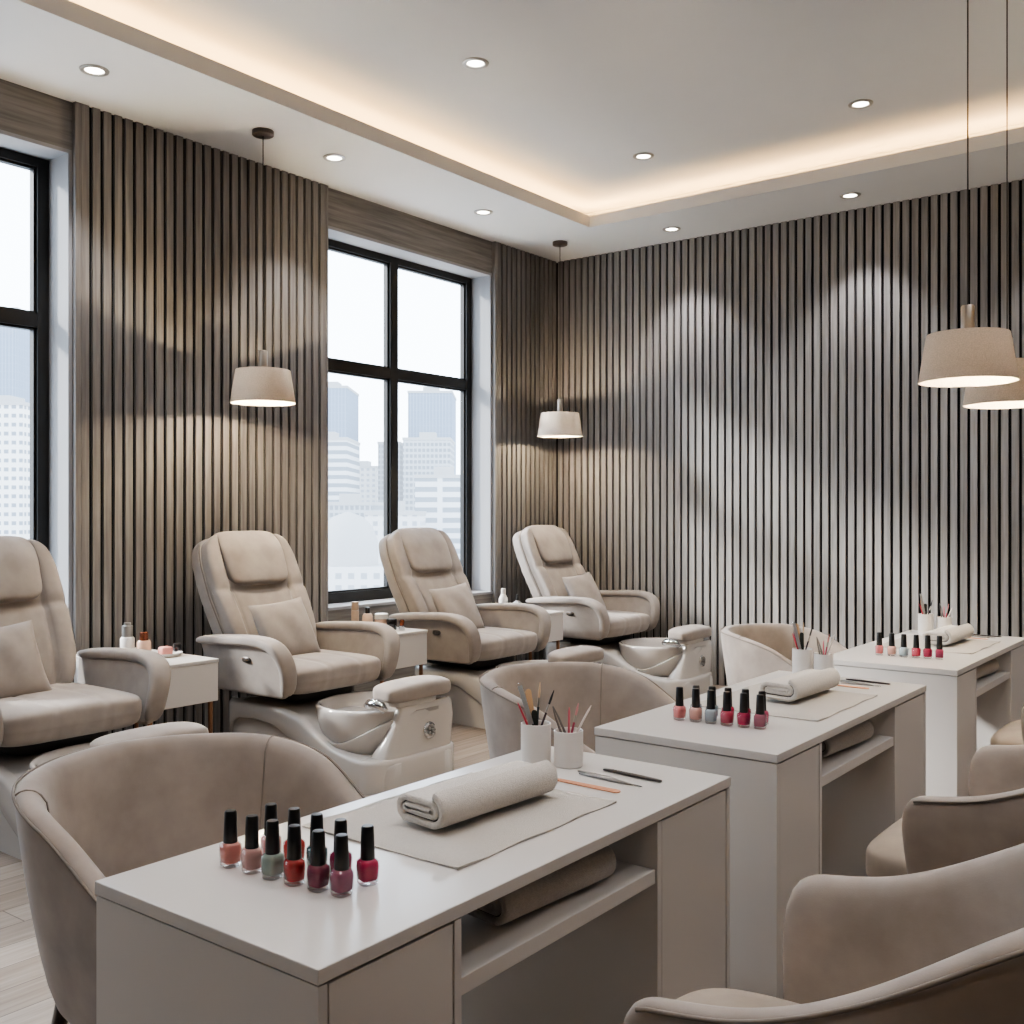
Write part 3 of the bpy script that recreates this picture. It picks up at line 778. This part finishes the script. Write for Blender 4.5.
def make_towel(w, h, L, mat, th=.0155, turns=2.35):
    """strip of cloth rolled into a flat stadium spiral, extruded along y; real layers show at the ends"""
    t = thing('rolled_towel', None, None)
    pts = []; n = int(turns*48); pitch = th+.0022; ww = (w-h)/2; Ro = h/2-th/2
    for i in range(n+1):
        u = i/48.0                      # turns, from the inside out
        r = max(.0015, Ro - (turns-u)*pitch); f = u % 1.0
        # quarter: right cap, top run, left cap, bottom run
        if f < .35: a = -pi/2 + pi*f/.35; x, z = ww + r*cos(a), r*sin(a)
        elif f < .5: x, z = ww - 2*ww*(f-.35)/.15, r
        elif f < .85: a = pi/2 + pi*(f-.5)/.35; x, z = -ww + r*cos(a), r*sin(a)
        else: x, z = -ww + 2*ww*(f-.85)/.15, -r
        pts.append((x, z))
    # last bit lies flat under the roll
    mb = MB(); rings = []
    m = len(pts)
    off = []
    for i in range(m):
        a = pts[max(0,i-1)]; b = pts[min(m-1,i+1)]; tx, tz = b[0]-a[0], b[1]-a[1]; l_ = sqrt(tx*tx+tz*tz) or 1
        off.append((-tz/l_*th/2, tx/l_*th/2))
    secs = [(-L/2, .72), (-L/2+.004, .95), (-L/2+.014, 1), (0, 1.0), (L/2-.014, 1), (L/2-.004, .95), (L/2, .72)]
    for y, k in secs:
        ring = [(pts[i][0]+off[i][0]*k, y, pts[i][1]+off[i][1]*k + h/2) for i in range(m)] + [(pts[i][0]-off[i][0]*k, y, pts[i][1]-off[i][1]*k + h/2) for i in range(m-1,-1,-1)]
        rings.append(ring)
    # end caps are strips, not one n-gon
    nn = 2*m; vs = [p for r in rings for p in r]; fs = []
    for a in range(len(rings)-1):
        for j in range(nn): k = (j+1) % nn; fs.append((a*nn+j, a*nn+k, (a+1)*nn+k, (a+1)*nn+j))
    for i in range(m-1):
        fs.append((i+1, i, nn-1-i, nn-2-i)); o = (len(rings)-1)*nn; fs.append((o+i, o+i+1, o+nn-2-i, o+nn-1-i))
    mb.add(vs, fs)
    mb.build('terry_roll', mat, t, angle=70)
    # dark core paints gap shade between layers so the spiral reads at the ends
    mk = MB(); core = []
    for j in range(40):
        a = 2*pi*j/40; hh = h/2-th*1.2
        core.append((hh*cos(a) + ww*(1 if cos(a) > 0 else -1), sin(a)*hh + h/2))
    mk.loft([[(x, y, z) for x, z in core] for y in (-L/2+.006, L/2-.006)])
    mk.build('gap_shade_core', M['towel_gap_shade'], t)
    return t
tw = make_towel(.15, .08, .36, M['towel'])
TWP = [(-1.375,1.685,'on the nearest manicure table'),(-1.355,3.39,'on the middle manicure table'),(-1.335,5.17,'on the farthest manicure table')]
for i, (x, y, w_) in enumerate(TWP):
    o = tw if i == 0 else copy_tree(tw)
    o.location = (x, y, ZT+.0085); o.rotation_euler = (0,0,R([-3,-2,-2][i]))
    tag(o, 'thick pale rolled hand towel lying ' + w_, 'towel', 'rolled towels on the tabletops')
tg = make_towel(.14, .078, .34, M['towel_grey'])
for i, y in enumerate(TY):
    o = tg if i == 0 else copy_tree(tg)
    o.location = (TX+.178, y+.015, .6346); o.rotation_euler = (0,0,R(-4))
    tag(o, 'grey rolled towel stored on the shelf under the %s manicure table' % WHICH[i], 'towel', 'grey towels on the table shelves')

# ---- cups and their implements
def make_cup(r, h):
    return MB().lathe([(0,0),(r-.002,0),(r,.002),(r,h-.001),(r-.0015,h),(r-.003,h-.001),(r-.003,.005),(0,.005)], 40)
RIGHT = Vector((.7945,.6073,0)); FWD = Vector((-.6073,.7945,0))
tm = {}
def tmat(rgb, rough=.4, metal=0):
    k = (rgb, rough, metal)
    if k not in tm: tm[k] = mat_simple('tool_%d_%d_%d' % rgb, srgb(*rgb), rough, metal)
    return tm[k]
clear = mat_thin_glass('clear_plastic', (.97,.97,.97,1), .1, .6)
def stick(name, base, tip, kind, c1, c2, lab, cat, group):
    base = Vector(base); tip = Vector(tip); d = tip-base; L = d.length
    zz = d.normalized(); xx = (RIGHT - zz*RIGHT.dot(zz)).normalized(); yy = zz.cross(xx)
    rot = Matrix((xx, yy, zz)).transposed().to_quaternion()
    t = thing(name, lab, cat, base, 0, group); t.rotation_mode = 'QUATERNION'; t.rotation_quaternion = rot
    if kind == 'brush':
        MB().lathe([(0,0),(.0022,.001),(.0032,L*.3),(.0028,L*.68),(0,L*.685)], 12).build('handle', c1, t)
        MB().lathe([(.0,L*.68),(.0032,L*.68),(.0028,L*.8),(0,L*.8)], 12).build('ferrule', M['nickel'], t)
        MB().lathe([(.0,L*.8),(.0026,L*.8),(.0032,L*.88),(.001,L),(0,L)], 12).build('bristles', c2, t)
    elif kind == 'file':
        mb = MB(); w, th = .0075, .0016
        out = [(-w,0),(w,0)] + [(w*cos(a), L-w+w*sin(a)) for a in [pi*i/10 for i in range(11)]]
        mb.loft([[(x,-th,z) for x, z in out], [(x,th,z) for x, z in out]]); mb.build('file_body', c1, t, bevel=.0005)
        MB().box(-w*.8,w*.8,th+.0001,th+.0006,.01,L-w).build('grit_face', c2, t, smooth=False)
    elif kind == 'stick':
        MB().lathe([(0,0),(.0026,.001),(.003,L*.5),(.0026,L*.92),(.0008,L),(0,L)], 12).build('shaft', c1, t)
    elif kind == 'tweezer':
        mb = MB()
        for s in (-1,1): mb.tube([(s*.001,0,0),(s*.005,0,L*.45),(s*.0035,0,L*.8),(s*.0006,0,L)], [.003,.0034,.0026,.001], 8)
        mb.build('steel_arms', c1, t, angle=180)
BL, WD, PK, RD, TN, GR, WH, PU = (30,28,30),(196,160,128),(206,104,120),(190,60,80),(206,170,130),(130,126,124),(226,216,208),(124,52,84)
CUPS = [[(-1.535,2.108),(-1.455,2.137)],[(-1.535,3.865),(-1.452,3.868)],[(-1.54,5.545),(-1.455,5.57)]]
SPEC = [('nail_file','file',clear,tmat((220,220,220)),-.043,.965,'clear plastic nail file'),('cuticle_stick','stick',tmat(PU),None,-.034,.93,'plum coloured cuticle stick'),('cuticle_stick','stick',tmat(RD),None,-.046,.915,'red cuticle stick'),
        ('nail_file','file',tmat(TN,.7),tmat((190,150,110),.9),-.020,.945,'tan emery board'),('nail_file','file',tmat((44,48,44),.7),tmat((60,60,60),.9),-.004,.895,'short dark green file'),('brush','brush',tmat((40,54,62)),tmat((224,196,160)),.011,.962,'brush with pale bristles'),('brush','brush',tmat((50,28,40)),tmat(BL),.046,.943,'brush with black bristles')]
SPEC2 = [('tweezers','tweezer',tmat(GR,.35,.8),None,-.040,.912,'grey steel tweezers'),('cuticle_stick','stick',tmat(PK),None,.002,.905,'pink cuticle stick'),('brush','brush',tmat((176,70,96)),tmat((214,150,150)),.024,.918,'brush with a raspberry pink handle'),('cuticle_stick','stick',tmat(WH),None,.058,.908,'thin white cuticle stick')]
for i in range(3):
    for k, (cx, cy) in enumerate(CUPS[i]):
        r, h = ((.038,.102),(.0365,.089))[k]
        o = make_cup(r, h).build('tool_cup', M['ceramic']); o.location = (cx, cy, ZT)
        tag(o, '%s white ceramic cup of manicure tools on the %s table' % (('taller left','shorter right')[k], WHICH[i]), 'cup', 'white tool cups')
        zb = ZT+.008
        for j, (nm, kind, c1, c2, dx, zt, lab) in enumerate((SPEC, SPEC2)[k]):
            if i == 2 and j in (1,5) and k == 0: continue
            if i == 1: dx *= (.9, .8)[k]; zt += (.004,-.006,.008,.012,.03,.0,.004)[j]
            if i == 2: dx *= .8; zt += (.01,0,.0,-.012,.02,0,-.01)[j]
            fo = (.012 if j % 2 else -.010) + .004*(j-2)
            fo = max(-.018, min(.018, fo))
            # where the stick crosses the rim it must stay inside the cup
            e = (zt-zb)
            fr_ = (h-.01)/e
            lim = r-.009
            b0 = -.35*dx; bx_ = RIGHT*b0 + FWD*(-fo*.4)
            tipv = RIGHT*dx + FWD*fo
            rim = bx_ + (tipv-bx_)*fr_
            if rim.length > lim: sft = rim*(1-lim/rim.length); bx_ = bx_-sft; tipv = tipv - sft*.6
            if bx_.length > lim: bx_ = bx_*(lim/bx_.length)
            base = Vector((cx, cy, zb)) + bx_; tip = Vector((cx, cy, zt)) + tipv
            stick(nm, base, tip, kind, c1, c2, '%s in the %s cup on the %s table' % (lab, ('taller','shorter')[k], WHICH[i]), nm.replace('_',' '), 'manicure tools in cups')
# ---- tools lying on the table tops
def lying(i, dy):
    z = ZT+.0016
    def place(t, x0, y0, x1, y1):
        t.location = ((x0+x1)/2, (y0+y1)/2, z); t.rotation_euler = (0,0,atan2(y1-y0, x1-x0))
    n = WHICH[i]
    t = thing('nail_file', 'flat orange wooden nail file lying on the %s table' % n, 'nail file', group='tools laid out on the tables')
    L = .182; w = .0125
    out = [(L/2-w+w*cos(a), w*sin(a)) for a in [-pi/2+pi*k/8 for k in range(9)]] + [(-L/2+w*.7*cos(a), w*.7*sin(a)) for a in [pi/2+pi*k/8 for k in range(9)]]
    MB().loft([[(x,y,-.0012) for x, y in out],[(x,y,.0012) for x, y in out]]).build('file_body', tmat((206,152,122),.6), t, bevel=.0006)
    MB().box(-L/2+.012,L/2-.014,-w*.6,w*.6,.0013,.0019).build('grit_face', tmat((198,144,114),.9), t, smooth=False)
    place(t, -1.405, 2.004+dy, -1.222, 2.001+dy)
    t = thing('cuticle_pusher', 'slim silver cuticle pusher lying in the middle of the tools on the %s table' % n, 'cuticle pusher', group='tools laid out on the tables')
    MB().tube([(-.088,0,.001),(-.05,0,.002),(0,0,.0028),(.05,0,.002),(.07,0,.0012)], [.002,.0034,.0048,.0034,.002], 10).build('grip', M['steel'], t, angle=180)
    MB().superbox(.014,.0045,.0012, 3, 6, None, T(.082,0,.0012)).build('spoon_tip', M['chrome'], t, angle=180)
    place(t, -1.383, 2.080+dy, -1.212, 2.066+dy)
    t = thing('tweezers', 'grey steel tweezers lying beside the pusher on the %s table' % n, 'tweezers', group='tools laid out on the tables')
    tw_ = MB()
    for s in (-1,1): tw_.tube([(-.06,s*.001,.001),(-.02,s*.004,.0015),(.03,s*.003,.0015),(.06,s*.0007,.001)], [.0022,.0026,.002,.0008], 8)
    tw_.build('steel_arms', M['steel'], t, angle=180)
    place(t, -1.40, 2.098+dy, -1.28, 2.088+dy)
    t = thing('nail_clipper', 'dark metal nail tool lying farthest back on the %s table' % n, 'nail tool', group='tools laid out on the tables')
    MB().superbox(.085,.0085,.0028, 5, 10, lambda u,v,w_,p: (p.x, p.y*(1-.3*abs(u)), p.z), T(0,0,.0018)).build('handle', tmat((74,70,70),.35,.7), t, angle=180)
    g_ = MB()
    for k in range(9): g_.box(-.06+k*.008,-.056+k*.008,-.0042,.0042,.0042,.0052)
    g_.build('grip_ridges', tmat((110,104,104),.3,.9), t, smooth=False)
    place(t, -1.360, 2.148+dy, -1.188, 2.134+dy)
lying(0, 0); lying(1, 1.70); lying(2, 3.47)

# ------------------------------------------------------------------ tub chairs (face +x)
def make_tub(prof):
    t = thing('tub_chair', None, None)
    # U path: straight arms then half round back
    Rb, XA = .36, .31
    arm = XA; arcL = pi*Rb; tot = 2*arm + arcL
    def path(s):       # s in 0..1 -> (x, y, nx, ny) outward normal
        d = s*tot
        if d < arm: return (XA-d, -Rb, 0, -1)
        d -= arm
        if d < arcL:
            a = -pi/2 - d/Rb
            return (Rb*cos(a), Rb*sin(a), cos(a), sin(a))
        d -= arcL
        return (d, Rb, 0, 1)
    def rimz(s):
        d = min(s, 1-s)*tot          # distance from the arm front
        r = .075
        z = sum(lin(prof, d+q) for q in (-.06,-.03,0,.03,.06))/5
        if d < r: z -= r - sqrt(max(0, r*r-(r-d)**2))
        return z
    NS = 72; shell = []
    zb = .31
    for i in range(NS+1):
        s = i/NS
        # pack samples at the ends for the rounded front corner
        s = .5 - .5*cos(pi*s)*.25 + (s-.5)*.75 if 0 else s
        x, y, nx, ny = path(s); zr = rimz(s); th = .062
        d = min(s,1-s)*tot
        if d < .035: th *= .55 + .45*sqrt(max(0,1-((.035-d)/.035)**2))
        loop = []
        def pt(z, o):
            h = (z-zb)/(.82-zb)
            k = .80 + .20*min(1,max(0,h))**.6       # tapers in to the bottom
            flare = .025*max(0,h)**1.5
            fx = (XA*1.0)
            return ((x*k if x < 0 else x*(.86+.14*min(1,max(0,h))**.8)) + nx*(o+flare), y*k + ny*(o+flare), z)
        loop.append(pt(zb+.012, -.02)); 
        loop.append(pt(zb, .0)); loop.append(pt(zb+.02, th*.5)); 
        for q in (.3,.6,.85): loop.append(pt(zb+(zr-zb)*q, th*.5+.006*sin(pi*q)))
        loop.append(pt(zr-.022, th*.5)); loop.append(pt(zr-.006, th*.38)); loop.append(pt(zr, th*.05)); loop.append(pt(zr-.006, -th*.32)); loop.append(pt(zr-.026, -th*.5))
        for q in (.8,.55,.3): loop.append(pt(zb+(zr-zb)*q, -th*.5-.004))
        shell.append(loop)
    mb = MB(); mb.loft(shell)
    mb.build('shell', M['velvet'], t, sub=1, angle=180)
    # piping along the outer rim and the two inner seams
    pp = MB()
    NR = 90; rim = []
    for i in range(NR+1):
        s = .03 + .94*i/NR; x, y, nx, ny = path(s); z = rimz(s)-.010
        h = (z-zb)/(.82-zb); k = .80+.20*min(1,max(0,h))**.6; fl = .025*max(0,h)**1.5; o = .062*.48
        rim.append(((x*k if x < 0 else x*(.86+.14*min(1,max(0,h))**.8)) + nx*(o+fl), y*k+ny*(o+fl), z))
    pp.tube(rim, .0034, 6)
    for s0 in (.27, .73):
        x, y, nx, ny = path(s0); zr = rimz(s0); ln = []
        def sp_(z, o):
            h = (z-zb)/(.82-zb); k = .80+.20*min(1,max(0,h))**.6; fl = .025*max(0,h)**1.5
            return ((x*k if x < 0 else x*(.86+.14*min(1,max(0,h))**.8)) + nx*(o+fl), y*k+ny*(o+fl), z)
        if prof is PROF[0]: ln += [sp_(zr-.012, .0295), sp_(zr-.0045, .017), sp_(zr-.001, .003), sp_(zr-.0055, -.0145), sp_(zr-.016, -.0265)]
        for i in range(12):
            z = zr-.034 - (zr-.034-.45)*i/11
            h = (z-zb)/(.82-zb); k = .80+.20*min(1,max(0,h))**.6; fl = .025*max(0,h)**1.5; o = -.062*.5-.0045
            ln.append(((x*k if x < 0 else x*(.86+.14*min(1,max(0,h))**.8)) + nx*(o+fl), y*k+ny*(o+fl), z))
        pp.tube(ln, .0022, 6)
    pp.build('piping', M['piping'], t, angle=180)
    # seat cushion
    def sf(u, v, w, p):
        x, y = p.x, p.y
        if x < .02:
            m = sqrt(max(0, 1-min(1,(abs(x-.02)/.335))**2)); y *= .35+.65*m
        z = p.z + (.014*(1-u*u)*(1-v*v) if w > 0 else 0)
        return (x, y, z)
    sh_, sc_ = ((.33,.025) if prof is PROF[0] else (.375,.07))
    st = MB().superbox(sh_,.29,.065, 5, 26, sf, T(sc_,0,.405)).build('seat', M['velvet_seat'], t, angle=180)
    sm = MB()
    sm.box(-.22,.22,-.24,.24,.30,.345).build('seat_frame', M['dark_plastic'], t, smooth=False, bevel=.02)
    for sx, sy in ((1,1),(1,-1),(-1,1),(-1,-1)):
        MB().tube([(.22*sx,.22*sy,.335),(.285*sx,.27*sy,0)], [.021,.011], 14).build('leg', M['dark_wood'], t)
    return t
TUB = [(-2.0,1.45,0,0,'taupe velvet tub chair behind the nearest manicure table'),(-1.995,3.07,0,0,'taupe velvet tub chair behind the middle manicure table'),(-1.96,4.88,0,0,'taupe velvet tub chair behind the farthest table, against the slatted wall'),
       (-.50,1.60,pi,1,'taupe velvet tub chair nearest the camera at lower right, seen into its seat'),(-.545,3.13,pi,1,'taupe velvet tub chair at the right edge in front of the middle table'),(-.60,4.86,pi,1,'taupe velvet tub chair at the right edge, only its seat front showing')]
PROF = [[(0,.645),(.07,.66),(.16,.705),(.25,.76),(.34,.80),(.5,.83),(.9,.838)], [(0,.655),(.15,.67),(.25,.692),(.36,.74),(.45,.795),(.55,.85),(.7,.885),(.9,.895)]]
tc = [make_tub(PROF[0]), make_tub(PROF[1])]; seen = set()
for i, (x, y, rz, k, lab) in enumerate(TUB):
    o = copy_tree(tc[k]) if k in seen else tc[k]
    seen.add(k)
    o.location = (x, y, 0); o.rotation_euler = (0,0,rz); tag(o, lab, 'tub chair', 'velvet tub chairs at the manicure tables')
    o.scale = [(.95,.95,.975),(.95,.95,.975),(.9,.9,.97),(1,.86,1.07),(1,1,1),(1,1,1)][i]

# ------------------------------------------------------------------ city outside
PHI = R(37.39)
def far(px, dep):
    r = (px-512)/1031*dep
    return Vector((r*cos(PHI)-dep*sin(PHI), r*sin(PHI)+dep*cos(PHI), 0))
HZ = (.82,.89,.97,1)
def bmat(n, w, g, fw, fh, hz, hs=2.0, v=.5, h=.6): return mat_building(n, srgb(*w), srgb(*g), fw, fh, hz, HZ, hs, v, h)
def building(px0, px1, ytop, dep, mat, lab, depth=25, topmat=None, toph=0, rz=0.0, ybot=None):
    c = far((px0+px1)/2, dep); w = (px1-px0)/1031*dep; zt = 1.4+(510-ytop)/1031*dep
    t = thing('city_building', lab, 'building', (c.x, c.y, -40), PHI+rz, 'city buildings outside the windows')
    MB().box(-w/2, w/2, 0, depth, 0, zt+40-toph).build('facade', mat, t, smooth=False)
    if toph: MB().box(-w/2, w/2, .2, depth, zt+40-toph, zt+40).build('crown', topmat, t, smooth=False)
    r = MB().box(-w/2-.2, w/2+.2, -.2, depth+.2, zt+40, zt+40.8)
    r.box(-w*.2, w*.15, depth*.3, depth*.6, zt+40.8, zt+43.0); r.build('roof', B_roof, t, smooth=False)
    return t
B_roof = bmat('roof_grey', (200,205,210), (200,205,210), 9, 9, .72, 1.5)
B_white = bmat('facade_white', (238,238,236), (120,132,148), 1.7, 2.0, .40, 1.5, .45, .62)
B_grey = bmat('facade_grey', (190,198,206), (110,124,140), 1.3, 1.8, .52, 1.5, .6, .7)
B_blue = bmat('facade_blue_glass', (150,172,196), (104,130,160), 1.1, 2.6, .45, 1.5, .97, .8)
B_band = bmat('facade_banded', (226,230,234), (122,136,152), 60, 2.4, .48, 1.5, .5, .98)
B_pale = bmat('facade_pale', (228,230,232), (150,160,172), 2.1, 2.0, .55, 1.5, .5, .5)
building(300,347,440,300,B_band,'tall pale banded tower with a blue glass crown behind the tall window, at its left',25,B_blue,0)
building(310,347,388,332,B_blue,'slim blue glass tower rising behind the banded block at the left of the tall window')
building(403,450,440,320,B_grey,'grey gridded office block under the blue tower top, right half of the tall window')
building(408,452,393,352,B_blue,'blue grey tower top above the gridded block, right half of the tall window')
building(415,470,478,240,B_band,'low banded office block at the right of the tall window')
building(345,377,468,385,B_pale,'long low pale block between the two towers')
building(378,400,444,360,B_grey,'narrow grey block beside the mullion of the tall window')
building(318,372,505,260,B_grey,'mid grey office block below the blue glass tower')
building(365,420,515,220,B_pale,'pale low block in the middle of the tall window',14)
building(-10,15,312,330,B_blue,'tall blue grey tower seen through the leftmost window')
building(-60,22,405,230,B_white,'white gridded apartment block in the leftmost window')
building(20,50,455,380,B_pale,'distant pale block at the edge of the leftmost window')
# domed hall low in the tall window
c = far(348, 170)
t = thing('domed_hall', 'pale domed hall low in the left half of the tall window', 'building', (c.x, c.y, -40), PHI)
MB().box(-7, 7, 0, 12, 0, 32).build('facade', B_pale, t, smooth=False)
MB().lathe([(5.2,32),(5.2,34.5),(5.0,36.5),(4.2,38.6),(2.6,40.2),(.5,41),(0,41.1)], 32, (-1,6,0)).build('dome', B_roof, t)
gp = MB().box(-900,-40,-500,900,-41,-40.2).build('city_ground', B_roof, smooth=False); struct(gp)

# ------------------------------------------------------------------ world, sun, portals
w = bpy.data.worlds.new('sky'); sc.world = w; w.use_nodes = True
nt = w.node_tree; bg = nt.nodes['Background']
tc = nt.nodes.new('ShaderNodeTexCoord'); sp = nt.nodes.new('ShaderNodeSeparateXYZ'); nt.links.new(tc.outputs['Generated'], sp.inputs[0])
rp = nt.nodes.new('ShaderNodeValToRGB'); nt.links.new(sp.outputs[2], rp.inputs['Fac'])
rp.color_ramp.elements[0].position = 0; rp.color_ramp.elements[0].color = (.86,.93,1.0,1)
rp.color_ramp.elements[1].position = .6; rp.color_ramp.elements[1].color = (.78,.89,1.0,1)
nt.links.new(rp.outputs[0], bg.inputs['Color']); bg.inputs['Strength'].default_value = 7.0

sun = light('SUN', 'low_sun', (-20,-10,15), 7.0, (1.0,.95,.88), angle=R(6))
d = Vector((1.0, .70, -.61)); sun.rotation_euler = d.to_track_quat('-Z', 'Y').to_euler()
def portal(loc, sx, sy, rot):
    o = light('AREA', 'window_portal', loc, 1, (1,1,1), shape='RECTANGLE', size=sx, size_y=sy); o.rotation_euler = rot; o.data.cycles.is_portal = True
for (a, b), HEAD in zip(WINS, HEADS): portal((-5.62,(a+b)/2,(SILL+HEAD)/2), HEAD-SILL, b-a, (0,R(-90),0))

# ------------------------------------------------------------------ camera
cd = bpy.data.cameras.new('camera'); cam = bpy.data.objects.new('camera', cd); COL.objects.link(cam)
cd.sensor_width = 36; cd.lens = 36*1031/1024; cd.shift_y = -2/1024; cd.clip_end = 2000; cd.clip_start = .05
cam.location = (0,0,1.4); cam.rotation_euler = (R(90),0,PHI)
sc.camera = cam
sc.view_settings.view_transform = 'AgX'
sc.view_settings.look = 'AgX - Medium High Contrast'
sc.view_settings.exposure = 0.08
sc.view_settings.use_white_balance = True
sc.view_settings.white_balance_temperature = 6200
sc.cycles.use_denoising = True
sc.cycles.max_bounces = 8; sc.cycles.diffuse_bounces = 5; sc.cycles.transparent_max_bounces = 24
sc.cycles.sample_clamp_indirect = 6
